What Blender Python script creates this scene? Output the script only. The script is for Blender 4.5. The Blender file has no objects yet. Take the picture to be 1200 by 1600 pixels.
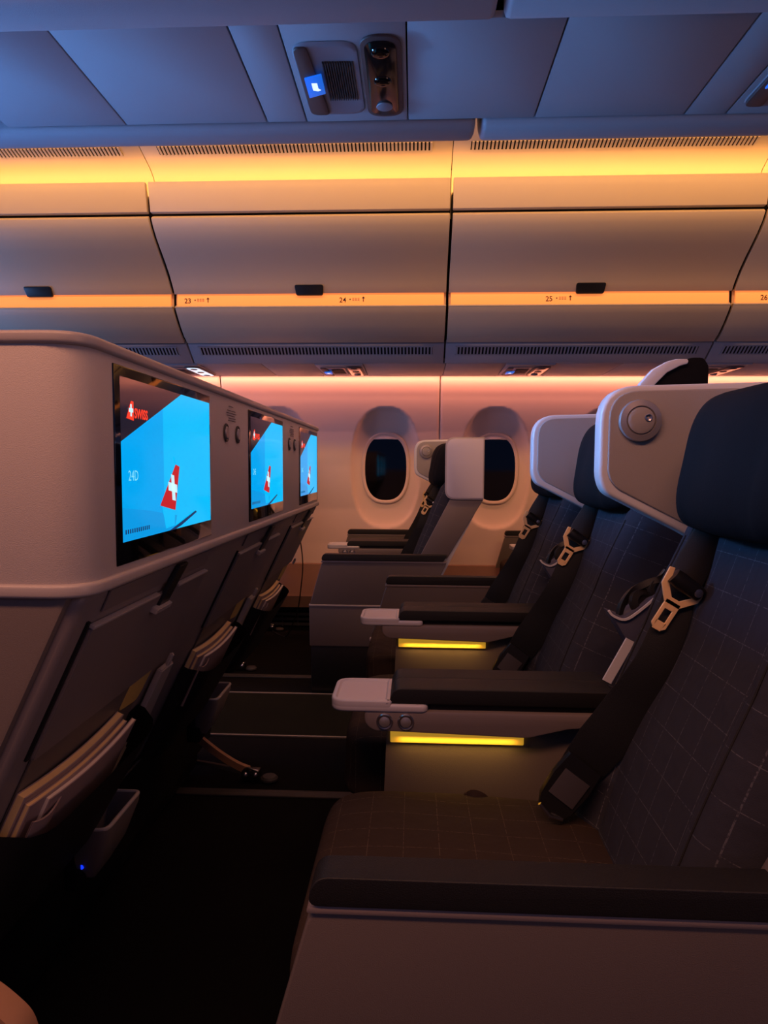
import bpy, bmesh, math, random
from mathutils import Vector, Matrix
random.seed(7)
K = 1.087          # drawing units -> metres along the cabin and upwards
C = bpy.context.scene.collection
PI = math.pi

# ------------------------------------------------------------------ camera
cam_d = bpy.data.cameras.new('camera'); cam = bpy.data.objects.new('camera', cam_d); C.objects.link(cam)
F, CX, CY, VX, VY, ROLL = 1020.0, 600.0, 800.0, 647.0, 729.0, 0.0055
cam_d.sensor_fit = 'VERTICAL'; cam_d.sensor_height = 36.0; cam_d.lens = F/1600*36.0
cam_d.clip_start = 0.03; cam_d.clip_end = 50
wy = Vector((VX-CX, CY-VY, -F)).normalized()
wx = Vector((1, -ROLL, 0)); wx = (wx - wx.dot(wy)*wy).normalized()
wz = wx.cross(wy)
m = Matrix((wx, wy, wz)).to_4x4(); m.translation = (0, 0, .95*K)
cam.matrix_world = m
bpy.context.scene.camera = cam

# ------------------------------------------------------------------ view, world, lights
sc = bpy.context.scene
sc.view_settings.view_transform = 'Standard'; sc.view_settings.look = 'None'
sc.view_settings.gamma = 1; sc.view_settings.use_curve_mapping = False
sc.view_settings.exposure = 0.0
w = bpy.data.worlds.new('cabin_glow'); sc.world = w; w.use_nodes = True
w.node_tree.nodes['Background'].inputs[0].default_value = (.20, .36, 1.0, 1)
w.node_tree.nodes['Background'].inputs[1].default_value = .16

def area(name, loc, sx, sy, direction, power, color, spread=PI):
    d = bpy.data.lights.new(name, 'AREA'); d.shape = 'RECTANGLE'; d.size = sx; d.size_y = sy
    d.energy = power; d.color = color; d.spread = spread
    o = bpy.data.objects.new(name, d); C.objects.link(o)
    z = -Vector(direction).normalized(); x = Vector((1, 0, 0)); x = (x - x.dot(z)*z).normalized(); y = z.cross(x)
    mm = Matrix((x, y, z)).transposed().to_4x4(); mm.translation = (loc[0]*K, loc[1], loc[2]*K)
    o.matrix_world = mm
    return o
AMBER = (1.0, .42, .10); PINK = (1.0, .36, .19); BLUE = (.16, .35, 1.0)
area('cove_light', (.3, 3.045, 2.085), 6.2, .03, (0, .3, 1), 13, (1.0, .42, .10))
area('aisle_bounce_fill', (.3, 2.45, 2.275), 6.2, .12, (0, 1, -.45), 34, (1.0, .45, .10))  # added amber fill, standing in for light bounced off the aisle ceiling
area('right_aisle_fill', (.3, 2.32, 2.28), 6.2, .2, (0, .28, -1), 15, (1.0, .50, .36))  # added warm fill for the window-side consoles, in place of ceiling bounce
area('right_blue_fill', (-3.1, 2.9, 1.15), .7, .6, (1, .12, .26), 9, (.16, .40, 1.0), math.radians(125))  # added blue fill for vent rail, bin undersides and window recesses; not a window
area('wall_wash_light', (.3, 4.055, 1.462), 6.2, .012, (0, .10, -1), 17, (1.0, .31, .17))
area('left_aisle_light', (-.9, -.25, 2.20), 3.2, .25, (0, .75, -1), 36, (1.0, .42, .24))
area('aft_warm_fill', (2.7, -.5, 1.15), 1.0, 1.0, (-1, .45, -.05), 9, (1.0, .47, .34))  # added warm fill from aft, brightening the backs of the shells
area('forward_ceiling_fill', (-2.6, 1.4, 1.05), 2.6, .5, (.8, 0, .6), 14, BLUE, math.radians(105))  # added upward blue fill for the ceiling, in place of screens further ahead
area('wing_blue_fill', (-1.7, 1.5, 1.55), .5, .3, (1, -.05, -.24), 10, (.13, .42, 1.0), math.radians(60))  # added blue fill for the front edges of the wings, not a screen

# ------------------------------------------------------------------ materials
def lin(c):
    return tuple((v/12.92 if v <= .04045 else ((v+.055)/1.055)**2.4) for v in c)
def hexc(h):
    return lin(tuple(int(h[i:i+2], 16)/255 for i in (0, 2, 4)))
MATS = {}
def mat(name, col, rough=.5, metal=0.0, bump=0.0, scale=600.0, vary=0.0, emit=None, strength=0.0, spec=.5, coat=0.0):
    mt = bpy.data.materials.new(name); mt.use_nodes = True; nt = mt.node_tree; b = nt.nodes['Principled BSDF']
    c = hexc(col)
    b.inputs['Base Color'].default_value = (*c, 1); b.inputs['Roughness'].default_value = rough
    b.inputs['Metallic'].default_value = metal; b.inputs['Specular IOR Level'].default_value = spec
    b.inputs['Coat Weight'].default_value = coat
    tc = nt.nodes.new('ShaderNodeTexCoord')
    if bump:
        n = nt.nodes.new('ShaderNodeTexNoise'); n.inputs['Scale'].default_value = scale; n.inputs['Detail'].default_value = 2
        nt.links.new(tc.outputs['Object'], n.inputs['Vector'])
        bu = nt.nodes.new('ShaderNodeBump'); bu.inputs['Strength'].default_value = bump; bu.inputs['Distance'].default_value = .002
        nt.links.new(n.outputs['Fac'], bu.inputs['Height']); nt.links.new(bu.outputs['Normal'], b.inputs['Normal'])
    if vary:
        n2 = nt.nodes.new('ShaderNodeTexNoise'); n2.inputs['Scale'].default_value = 9; n2.inputs['Detail'].default_value = 4
        nt.links.new(tc.outputs['Object'], n2.inputs['Vector'])
        r = nt.nodes.new('ShaderNodeMapRange'); r.inputs['To Min'].default_value = 1-vary; r.inputs['To Max'].default_value = 1+vary
        nt.links.new(n2.outputs['Fac'], r.inputs['Value'])
        mx = nt.nodes.new('ShaderNodeMix'); mx.data_type = 'RGBA'; mx.blend_type = 'MULTIPLY'; mx.inputs[0].default_value = 1
        mx.inputs[6].default_value = (*c, 1); nt.links.new(r.outputs[0], mx.inputs[7])
        nt.links.new(mx.outputs[2], b.inputs['Base Color'])
    if emit:
        b.inputs['Emission Color'].default_value = (*hexc(emit), 1); b.inputs['Emission Strength'].default_value = strength
    MATS[name] = mt
    return mt

def plaid(name, col, line, slope, rough=.9, sheen=0.0):
    """woven fabric with a faint window-pane check; slope = direction of the long way of the cloth"""
    mt = mat(name, col, rough, spec=.2)
    nt = mt.node_tree; b = nt.nodes['Principled BSDF']
    tc = nt.nodes.new('ShaderNodeTexCoord')
    def line_of(vec, period, width, off=0.0):
        d = nt.nodes.new('ShaderNodeVectorMath'); d.operation = 'DOT_PRODUCT'; d.inputs[1].default_value = vec
        nt.links.new(tc.outputs['Object'], d.inputs[0])
        a = nt.nodes.new('ShaderNodeMath'); a.operation = 'ADD'; a.inputs[1].default_value = 10+off; nt.links.new(d.outputs['Value'], a.inputs[0])
        mo = nt.nodes.new('ShaderNodeMath'); mo.operation = 'MODULO'; mo.inputs[1].default_value = period; nt.links.new(a.outputs[0], mo.inputs[0])
        l = nt.nodes.new('ShaderNodeMath'); l.operation = 'LESS_THAN'; l.inputs[1].default_value = width; nt.links.new(mo.outputs[0], l.inputs[0])
        return l.outputs[0]
    v = Vector(slope).normalized()
    l1 = line_of(v, .052, .0011); l2 = line_of((0, 1, 0), .046, .0011, .01)
    mxx = nt.nodes.new('ShaderNodeMath'); mxx.operation = 'MAXIMUM'; nt.links.new(l1, mxx.inputs[0]); nt.links.new(l2, mxx.inputs[1])
    # dotted thread: the pale yarn surfaces every few stitches
    nz = nt.nodes.new('ShaderNodeTexNoise'); nz.inputs['Scale'].default_value = 260; nt.links.new(tc.outputs['Object'], nz.inputs['Vector'])
    rr = nt.nodes.new('ShaderNodeMapRange'); rr.inputs['From Min'].default_value = .38; rr.inputs['From Max'].default_value = .55; nt.links.new(nz.outputs['Fac'], rr.inputs['Value'])
    ml = nt.nodes.new('ShaderNodeMath'); ml.operation = 'MULTIPLY'; nt.links.new(mxx.outputs[0], ml.inputs[0]); nt.links.new(rr.outputs[0], ml.inputs[1])
    mx = nt.nodes.new('ShaderNodeMix'); mx.data_type = 'RGBA'
    mx.inputs[6].default_value = (*hexc(col), 1); mx.inputs[7].default_value = (*hexc(line), 1)
    nt.links.new(ml.outputs[0], mx.inputs[0]); nt.links.new(mx.outputs[2], b.inputs['Base Color'])
    nb = nt.nodes.new('ShaderNodeTexNoise'); nb.inputs['Scale'].default_value = 900; nt.links.new(tc.outputs['Object'], nb.inputs['Vector'])
    wr = nt.nodes.new('ShaderNodeTexNoise'); wr.inputs['Scale'].default_value = 14; wr.inputs['Detail'].default_value = 3; nt.links.new(tc.outputs['Object'], wr.inputs['Vector'])
    b1 = nt.nodes.new('ShaderNodeBump'); b1.inputs['Strength'].default_value = .35; b1.inputs['Distance'].default_value = .001; nt.links.new(nb.outputs['Fac'], b1.inputs['Height'])
    b2 = nt.nodes.new('ShaderNodeBump'); b2.inputs['Strength'].default_value = .35; b2.inputs['Distance'].default_value = .02; nt.links.new(wr.outputs['Fac'], b2.inputs['Height'])
    nt.links.new(b1.outputs['Normal'], b2.inputs['Normal']); nt.links.new(b2.outputs['Normal'], b.inputs['Normal'])
    return mt

shell_m = mat('shell_plastic', 'C2B7B0', .55, bump=.25, scale=900)
trimring_m = mat('shell_rim', 'AFA6A2', .35, bump=.1, scale=900)
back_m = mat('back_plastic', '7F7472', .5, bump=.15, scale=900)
side_m = mat('console_plastic', '6A605B', .5, bump=.2, scale=900)
white_m = mat('white_tray_plastic', 'C8C3C8', .35, bump=.05)
wing_m = mat('wing_plastic', 'CFD0D4', .32)
wingpad_m = mat('wing_pad', '9A9593', .7, bump=.3, scale=1200)
binm = mat('bin_plastic', 'BFB19C', .45, bump=.12, scale=500)
ceil_m = mat('ceiling_plastic', 'A7A9B0', .6, bump=.3, scale=900)
wall_m = mat('wall_laminate', 'D9C5BC', .55, bump=.1, scale=400)
dado_m = mat('dado_laminate', '7E6155', .7, bump=.2, scale=700)
dark_m = mat('black_plastic', '141416', .4)
void_m = mat('dark_gap', '050506', .9)
leather_m = mat('armrest_leather', '0F0E0E', .6, bump=.25, scale=700)
bagm = mat('pocket_leather', '0D0D0F', .6, bump=.2)
carpet_m = mat('carpet', '151416', .98, bump=.8, scale=1500, vary=.25, spec=.1)
aislec_m = mat('aisle_carpet', '1F1E17', .98, bump=.8, scale=1500, vary=.3, spec=.1)
rail_m = mat('rail_metal', 'A8A09A', .4, .6)
track_m = mat('track_cover', '3B3A3C', .6)
chrome_m = mat('steel', 'BEBEC4', .28, 1.0)
satin_m = mat('satin_grey', 'A9A4A4', .38, .55)
tongue_m = mat('buckle_tongue', 'F2CE98', .38, 0.0)  # cream colour carries the warm light falling on the metal tongue
strap_m = mat('belt_webbing', '05070C', .75, bump=.3, scale=800)
sleeve_m = mat('belt_sleeve', '141213', .8, bump=.4, scale=900)
patch_m = mat('belt_patch', '3C383C', .7)
head_m = mat('headrest_leather', '0E0E12', .85, bump=.15, scale=500, spec=.15)
back_f = plaid('backrest_fabric', '30313A', '55555C', (.36, 0, 1))
seat_f = plaid('cushion_fabric_warm_lit', '352A24', '55473C', (1, 0, 0))  # cloth like the backrests', with warm light put into its brown
glass_m = mat('screen_glass', '050508', .06, spec=.6, coat=.3)
pane_m = mat('window_pane', '020203', .05, spec=.5)
cream_m = mat('booklet_pages', 'E9C88B', .7, bump=.2)
paper_m = mat('booklet_paper', 'EADCCB', .6)
cover_m = mat('booklet_cover', 'A08A88', .5)
placard_m = mat('yellow_placard', 'D2B468', .6)
print_m = mat('printing', '5A4C48', .7)
ink_m = mat('black_ink', '2A1508', .6)
strip_m = mat('label_strip', 'FF9A50', .5, emit='FF9148', strength=.78)
yglow_m = mat('arm_light', 'E8C050', .5, emit='E0A630', strength=.5)
psublue_m = mat('lit_icon', '1060D0', .4, emit='1A6CE0', strength=.75)
psuwhite_m = mat('lit_symbol', 'E0F0FF', .4, emit='DDF0FF', strength=1.0)
led_m = mat('blue_led', '1030FF', .4, emit='1030FF', strength=1.6)
scoop_m = mat('scoop_plastic', '8A8C96', .5)
scoopw_m = mat('scoop_brown', '5A4A48', .5)
smoke_m = mat('smoked_lens', '1B1718', .12)
lens_m = mat('lamp_lens', '0A0A0E', .08)
tan_m = mat('tan_plastic', 'A0785A', .5)
pocket_m = mat('headset_pocket', '4A4C60', .6)
cyan_m = mat('screen_cyan', '000000', .08, emit='00BFFF', strength=1.0, spec=.04)
cyan2_m = mat('screen_blue', '000000', .08, emit='00A8F4', strength=1.0, spec=.04)
cyan3_m = mat('screen_pale', '000000', .08, emit='0C9BE6', strength=1.0, spec=.04)
sdark_m = mat('screen_dark', '101016', .08, emit='1C2236', strength=.5, spec=.6)
sred_m = mat('screen_red', '000000', .3, emit='D0202A', strength=.9)
slogo_m = mat('screen_logo', '000000', .3, emit='FF3A22', strength=1.0)
swhite_m = mat('screen_white', '000000', .3, emit='C8F4FF', strength=1.0)
snum_m = mat('screen_number', '000000', .3, emit='7FE4FF', strength=.95)
swing_m = mat('screen_wing', '000000', .3, emit='0A3C78', strength=.6)

# ------------------------------------------------------------------ mesh helpers (all in drawing units)
OFF = {}
def finish(bm, smooth=True):
    me = bpy.data.meshes.new('m')
    bmesh.ops.recalc_face_normals(bm, faces=bm.faces)
    bm.to_mesh(me); bm.free()
    return me
def obj(name, bm, mt, parent=None, kind=None, sharp=35):
    mats = mt if isinstance(mt, (list, tuple)) else [mt]
    me = finish(bm); me.name = name
    off = OFF.get(parent.name, Vector((0, 0, 0))) if parent else Vector((0, 0, 0))
    for v in me.vertices:
        v.co = Vector((v.co.x*K, v.co.y, v.co.z*K)) - off
    for x in mats: me.materials.append(x)
    me.shade_smooth(); me.set_sharp_from_angle(angle=math.radians(sharp))
    o = bpy.data.objects.new(name, me); C.objects.link(o)
    if parent: o.parent = parent
    OFF[o.name] = off
    if kind: o['kind'] = kind
    return o
def tag(o, label, cat, group=None):
    o['label'] = label; o['category'] = cat
    if group: o['group'] = group
    return o
def thing(name, loc, label, cat, group=None):
    o = bpy.data.objects.new(name, None); C.objects.link(o); o.empty_display_size = .05
    o.location = (loc[0]*K, loc[1], loc[2]*K); OFF[o.name] = Vector(o.location)
    return tag(o, label, cat, group)
def struct(name, bm, mt): return obj(name, bm, mt, kind='structure')
def at(px, py, y):
    d = Vector((px-CX, CY-py, -F)); t = wy.dot(d)
    return Vector((wx.dot(d)/t/K*y, y, .95+wz.dot(d)/t/K*y))

def rpoly(pts, r, seg=5):
    """polygon with rounded corners"""
    n = len(pts); out = []
    rs = r if isinstance(r, (list, tuple)) else [r]*n
    for i in range(n):
        p = Vector(pts[i]); a = Vector(pts[i-1]); b = Vector(pts[(i+1) % n]); rr = rs[i]
        if rr <= 0: out.append(tuple(p)); continue
        u = (a-p); v = (b-p); d = min(rr, u.length*.49, v.length*.49)
        p0 = p+u.normalized()*d; p1 = p+v.normalized()*d
        for k in range(seg+1):
            t = k/seg
            out.append(tuple(p0*(1-t)**2+p*2*t*(1-t)+p1*t*t))
    return out
def prism(poly, axis, a, b, bev=0.0, bm=None, seg=2):
    """extrude a closed polygon: axis 'y' (poly is x,z), 'x' (poly is y,z), 'z' (poly is x,y)"""
    own = bmesh.new()
    def P(p, t):
        return {'y': (p[0], t, p[1]), 'x': (t, p[0], p[1]), 'z': (p[0], p[1], t)}[axis]
    lo = [own.verts.new(P(p, a)) for p in poly]; hi = [own.verts.new(P(p, b)) for p in poly]
    f0 = own.faces.new(lo); f1 = own.faces.new(hi[::-1]); n = len(poly)
    for i in range(n): own.faces.new((lo[i], hi[i], hi[(i+1) % n], lo[(i+1) % n]))
    bmesh.ops.recalc_face_normals(own, faces=own.faces)
    if bev > 0:
        es = [e for e in own.edges if len(e.link_faces) == 2 and e.calc_face_angle(0) > .6]
        bmesh.ops.bevel(own, geom=es, offset=bev, segments=seg, affect='EDGES', clamp_overlap=True, profile=.5)
    return merge(bm, own)
def merge(bm, own):
    if bm is None: return own
    me = bpy.data.meshes.new('t'); own.to_mesh(me); own.free(); bm.from_mesh(me); bpy.data.meshes.remove(me)
    return bm
def box(x0, x1, y0, y1, z0, z1, bev=0.0, bm=None, seg=2):
    return prism([(x0, z0), (x1, z0), (x1, z1), (x0, z1)], 'y', y0, y1, bev, bm, seg)
def ring_pts(c, u, v, r, n=20):
    return [c + u*math.cos(2*PI*i/n)*r + v*math.sin(2*PI*i/n)*r for i in range(n)]
def lathe(c, axis, prof, n=24, bm=None):
    """prof: list of (radius, height along axis)"""
    own = bmesh.new(); ax = Vector(axis).normalized(); c = Vector(c)
    u = ax.orthogonal().normalized(); v = ax.cross(u)
    rings = []
    for r, h in prof:
        rings.append([own.verts.new(p) for p in ring_pts(c+ax*h, u, v, max(r, 1e-4), n)])
    for a, b in zip(rings, rings[1:]):
        for i in range(n): own.faces.new((a[i], a[(i+1) % n], b[(i+1) % n], b[i]))
    own.faces.new(rings[0][::-1]); own.faces.new(rings[-1])
    return merge(bm, own)
def tube(pts, r, n=8, bm=None):
    own = bmesh.new(); pts = [Vector(p) for p in pts]; rings = []
    rs = r if isinstance(r, (list, tuple)) else [r]*len(pts)
    up = None
    for i, p in enumerate(pts):
        d = (pts[min(i+1, len(pts)-1)]-pts[max(i-1, 0)]).normalized()
        if up is None: up = d.orthogonal().normalized()
        up = (up-up.dot(d)*d).normalized(); v = d.cross(up)
        rings.append([own.verts.new(q) for q in ring_pts(p, up, v, rs[i], n)])
    for a, b in zip(rings, rings[1:]):
        for i in range(n): own.faces.new((a[i], a[(i+1) % n], b[(i+1) % n], b[i]))
    own.faces.new(rings[0][::-1]); own.faces.new(rings[-1])
    return merge(bm, own)
def smooth_path(pts, k=6):
    """Catmull-Rom"""
    pts = [Vector(p) for p in pts]; P = [pts[0]]+pts+[pts[-1]]; out = []
    for i in range(1, len(P)-2):
        for j in range(k):
            t = j/k; p0, p1, p2, p3 = P[i-1], P[i], P[i+1], P[i+2]
            out.append(.5*((2*p1)+(p2-p0)*t+(2*p0-5*p1+4*p2-p3)*t*t+(3*p1-p0-3*p2+p3)*t**3))
    out.append(pts[-1]); return out
def ribbon(pts, widths, normal, th=.0025, bm=None):
    """flat strap: centre line, width per point, facing 'normal' (vector or list)"""
    own = bmesh.new(); n = len(pts); rows = []
    for i, p in enumerate(pts):
        d = (pts[min(i+1, n-1)]-pts[max(i-1, 0)]).normalized()
        nn = Vector(normal[i] if isinstance(normal, list) else normal).normalized()
        s = d.cross(nn).normalized(); nn = s.cross(d).normalized()
        wv = widths[i]/2
        rows.append([own.verts.new(q) for q in (p-s*wv-nn*th*.4, p-s*wv*.9-nn*th, p+s*wv*.9-nn*th, p+s*wv-nn*th*.4, p+s*wv+nn*th*.4, p+s*wv*.9+nn*th, p-s*wv*.9+nn*th, p-s*wv+nn*th*.4)])
    for a, b in zip(rows, rows[1:]):
        for i in range(8): own.faces.new((a[i], a[(i+1) % 8], b[(i+1) % 8], b[i]))
    own.faces.new(rows[0][::-1]); own.faces.new(rows[-1])
    return merge(bm, own)
def interp(vals, n):
    out = []
    for i in range(n):
        t = i/(n-1)*(len(vals)-1); k = min(int(t), len(vals)-2); f = t-k
        out.append(vals[k]*(1-f)+vals[k+1]*f)
    return out
def sgnpow(v, e): return math.copysign(abs(v)**e, v)
def sell(c, h, e1=.4, e2=.4, nu=40, nv=22, tilt=0.0, f=None):
    """superellipsoid pillow; long axis y"""
    bm = bmesh.new(); rows = []; c = Vector(c)
    for j in range(nv+1):
        th = -PI/2+PI*j/nv
        row = []
        for i in range(nu):
            ph = 2*PI*i/nu
            y = sgnpow(math.sin(th), e1)*h[1]
            x = sgnpow(math.cos(th), e1)*sgnpow(math.cos(ph), e2)*h[0]
            z = sgnpow(math.cos(th), e1)*sgnpow(math.sin(ph), e2)*h[2]
            if f: x, y, z = f(x, y, z)
            p = Vector((x+z*tilt, y, z))+c
            row.append(bm.verts.new(p))
        rows.append(row)
    for a, b in zip(rows, rows[1:]):
        for i in range(nu): bm.faces.new((a[i], a[(i+1) % nu], b[(i+1) % nu], b[i]))
    bmesh.ops.remove_doubles(bm, verts=bm.verts, dist=1e-5)
    return bm
def sstep(a, b, x):
    t = max(0, min(1, (x-a)/(b-a))); return t*t*(3-2*t)
def text_bm(s, size, place, bm=None, bold=0.0, depth=.0003, shear=0.0):
    """lettering as mesh; place(u, v, w) -> point"""
    cu = bpy.data.curves.new('t', 'FONT'); cu.body = s; cu.size = size; cu.offset = bold; cu.extrude = depth; cu.resolution_u = 3; cu.shear = shear
    o = bpy.data.objects.new('t', cu); C.objects.link(o)
    dg = bpy.context.evaluated_depsgraph_get(); me = bpy.data.meshes.new_from_object(o.evaluated_get(dg))
    own = bmesh.new(); own.from_mesh(me)
    for v in own.verts: v.co = Vector(place(v.co.x, v.co.y, v.co.z))
    bpy.data.objects.remove(o); bpy.data.curves.remove(cu); bpy.data.meshes.remove(me)
    return merge(bm, own)

# ================================================================== SETTING
XJ = [-2.39, -1.122, .145, 1.415, 2.69]        # joints of bins and sidewall panels
X0, X1 = XJ[0], XJ[-1]
struct('floor', box(X0, X1, -1.6, 4.29, -.04, 0), carpet_m)
ac = obj('trim_1', box(X0, X1, 2.415, 2.865, .0002, .004), aislec_m, kind='structure')
for y in (2.405, 2.87):
    obj('edge_rail', box(X0, X1, y-.005, y+.005, .0002, .007, .001), rail_m, ac)
tk = obj('trim_2', box(X0, X1, 1.95, 1.99, .0002, .006, .002), track_m, kind='structure')
obj('seat_track', box(X0, X1, 3.09, 3.13, .0002, .006, .002), track_m, tk)
obj('seat_track', box(X0, X1, 1.0, 1.04, .0002, .006, .002), track_m, tk)

# --- far sidewall with window recesses
WINX = [-2.07, -1.437, -.802, -.167, .468, 1.103, 1.738, 2.373]; WZ = .940
PROF = [(1.56, 4.07), (1.46, 4.085), (1.35, 4.115), (1.15, 4.14), (.95, 4.15), (.7, 4.15), (.5, 4.13), (.37, 4.11)]
def wall_y(z):
    for (z1, y1), (z0, y0) in zip(PROF, PROF[1:]):
        if z >= z0: return y0+(y1-y0)*(z-z0)/(z1-z0)
    return PROF[-1][1]
def recess(x, z):
    d = 0
    for cx in WINX:
        if abs(x-cx) < .2:
            r = ((abs(x-cx)/.198)**2.5+(abs(z-WZ)/.345)**2.5)**.4
            if r < 1: d = min(1, ((1-r)/.36))**.5
    return d
wr = struct('wall_right', box(X0, X1, 4.24, 4.29, 0, 2.6), void_m)
for a, b in zip(XJ, XJ[1:]):
    bm = bmesh.new(); nx = 150; nz = 110; g = []
    for j in range(nz+1):
        z = .37+(1.56-.37)*j/nz
        row = []
        for i in range(nx+1):
            x = a+.003+(b-a-.006)*i/nx
            e = .006 if i in (0, nx) else 0
            k = recess(x, z); row.append(bm.verts.new((x, wall_y(z)*(1-k)+4.192*k+e, z)))
        g.append(row)
    for j in range(nz):
        for i in range(nx): bm.faces.new((g[j][i], g[j][i+1], g[j+1][i+1], g[j+1][i]))
    obj('wall_panel', bm, wall_m, wr, sharp=60)
    obj('panel_seam', box(b-.004, b+.004, 4.152, 4.2, .39, 1.5), trimring_m, wr)
    dd = prism([(4.115, .383), (4.10, .377), (4.035, .215), (4.022, .20), (4.022, .135), (4.08, .13), (4.16, .13), (4.16, .383)], 'x', a+.0004, b-.0004)
    obj('dado_panel', dd, dado_m, wr)
bm = bmesh.new()
for z in (.01, .04, .07, .10):
    box(X0, X1, 4.10, 4.115, z, z+.016, bm=bm)
x = X0
while x < X1:
    box(x, x+.006, 4.096, 4.10, .005, .125, bm=bm); x += .09
o = obj('floor_vent_grille', bm, track_m, wr, kind='stuff')
obj('floor_vent_backing', box(X0, X1, 4.15, 4.17, 0, .13), void_m, wr)

def superpts(cx, cz, a, b, e, n=48):
    return [(cx+sgnpow(math.cos(2*PI*i/n), 2/e)*a, cz+sgnpow(math.sin(2*PI*i/n), 2/e)*b) for i in range(n)]
for k, cx in enumerate(WINX):
    bm = bmesh.new(); yb = 4.192; rings = []
    for a, b, y in ((.143, .211, yb+.004), (.142, .210, yb-.007), (.138, .206, yb-.010), (.130, .198, yb-.009), (.122, .189, yb-.004), (.114, .180, yb-.0005), (.113, .179, yb+.01)):
        rings.append([bm.verts.new((p[0], y, p[1])) for p in superpts(cx, WZ, a, b, 2.5)])
    for r0, r1 in zip(rings, rings[1:]):
        for i in range(48): bm.faces.new((r0[i], r0[(i+1) % 48], r1[(i+1) % 48], r1[i]))
    wn = obj('window_%d' % (k+1), bm, wall_m, kind='structure', sharp=50)
    bm2 = prism(superpts(cx, WZ, .124, .19, 2.5), 'y', yb-.004, yb-.001)
    pn = obj('pane', bm2, pane_m, wn)
    sh = [(p[0], p[1]) for p in superpts(cx, WZ, .123, .189, 2.5) if p[1] > WZ+.168]
    sh = sorted(sh, key=lambda q: q[0]); 
    s_ = obj('window_shade', prism(sh, 'y', yb-.010, yb-.0045), white_m, wn)
    obj('shade_handle', box(cx-.035, cx+.035, yb-.018, yb-.009, WZ+.169, WZ+.177, .002), white_m, s_)

# --- window-side service channel (trim_3): vent rail and flat panels
tr3 = struct('trim_3', box(X0, X1, 3.53, 4.10, 1.56, 1.58), void_m)
for a, b in zip(XJ, XJ[1:]):
    g = .004
    rail = prism([(3.495, 1.543), (3.602, 1.467), (3.615, 1.467), (3.615, 1.49), (3.51, 1.565)], 'x', a+g, b-g, .003)
    ro = obj('vent_rail', rail, ceil_m, tr3)
    # sloped direction of the rail
    d = Vector((0, .107, -.076)).normalized(); nrm = Vector((0, -.076, -.107)).normalized()
    P0 = Vector((0, 3.495, 1.543))
    def q(x, s, n): return Vector((x, 0, 0))+P0+d*s+nrm*n
    def slab(x0, x1, s0, s1, n0, n1, bm):
        vs = [bm.verts.new(q(xx, ss, nn)) for nn in (n0, n1) for ss in (s0, s1) for xx in (x0, x1)]
        for f in ((0, 1, 3, 2), (4, 6, 7, 5), (0, 4, 5, 1), (2, 3, 7, 6), (0, 2, 6, 4), (1, 5, 7, 3)): bm.faces.new([vs[i] for i in f])
    bm = bmesh.new(); slab(a+.055, b-.06, .018, .070, -.002, .0006, bm)
    obj('vent_slot_backing', bm, void_m, ro)
    bm = bmesh.new(); x = a+.055
    while x < b-.065:
        slab(x, x+.0075, .016, .072, 0, .0035, bm); x += .0168
    slab(a+.05, b-.055, .012, .019, 0, .0035, bm); slab(a+.05, b-.055, .069, .075, 0, .0035, bm)
    obj('vent_grille', bm, ceil_m, ro, kind='stuff')
ux = [-1.216, -.373, .593, 1.55]
cuts = sorted([X0, X1]+[v for u in ux for v in (u-.135, u+.11)]+[-.78, .155, 1.03, -1.7, 2.1])
for a, b in zip(cuts, cuts[1:]):
    if any(abs((a+b)/2-(u-.0125)) < .02 for u in ux): continue
    obj('service_panel', prism([(3.62, 1.466), (4.045, 1.457), (4.045, 1.469), (3.62, 1.48)], 'x', a+.0015, b-.0015, .002), ceil_m, tr3)

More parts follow.
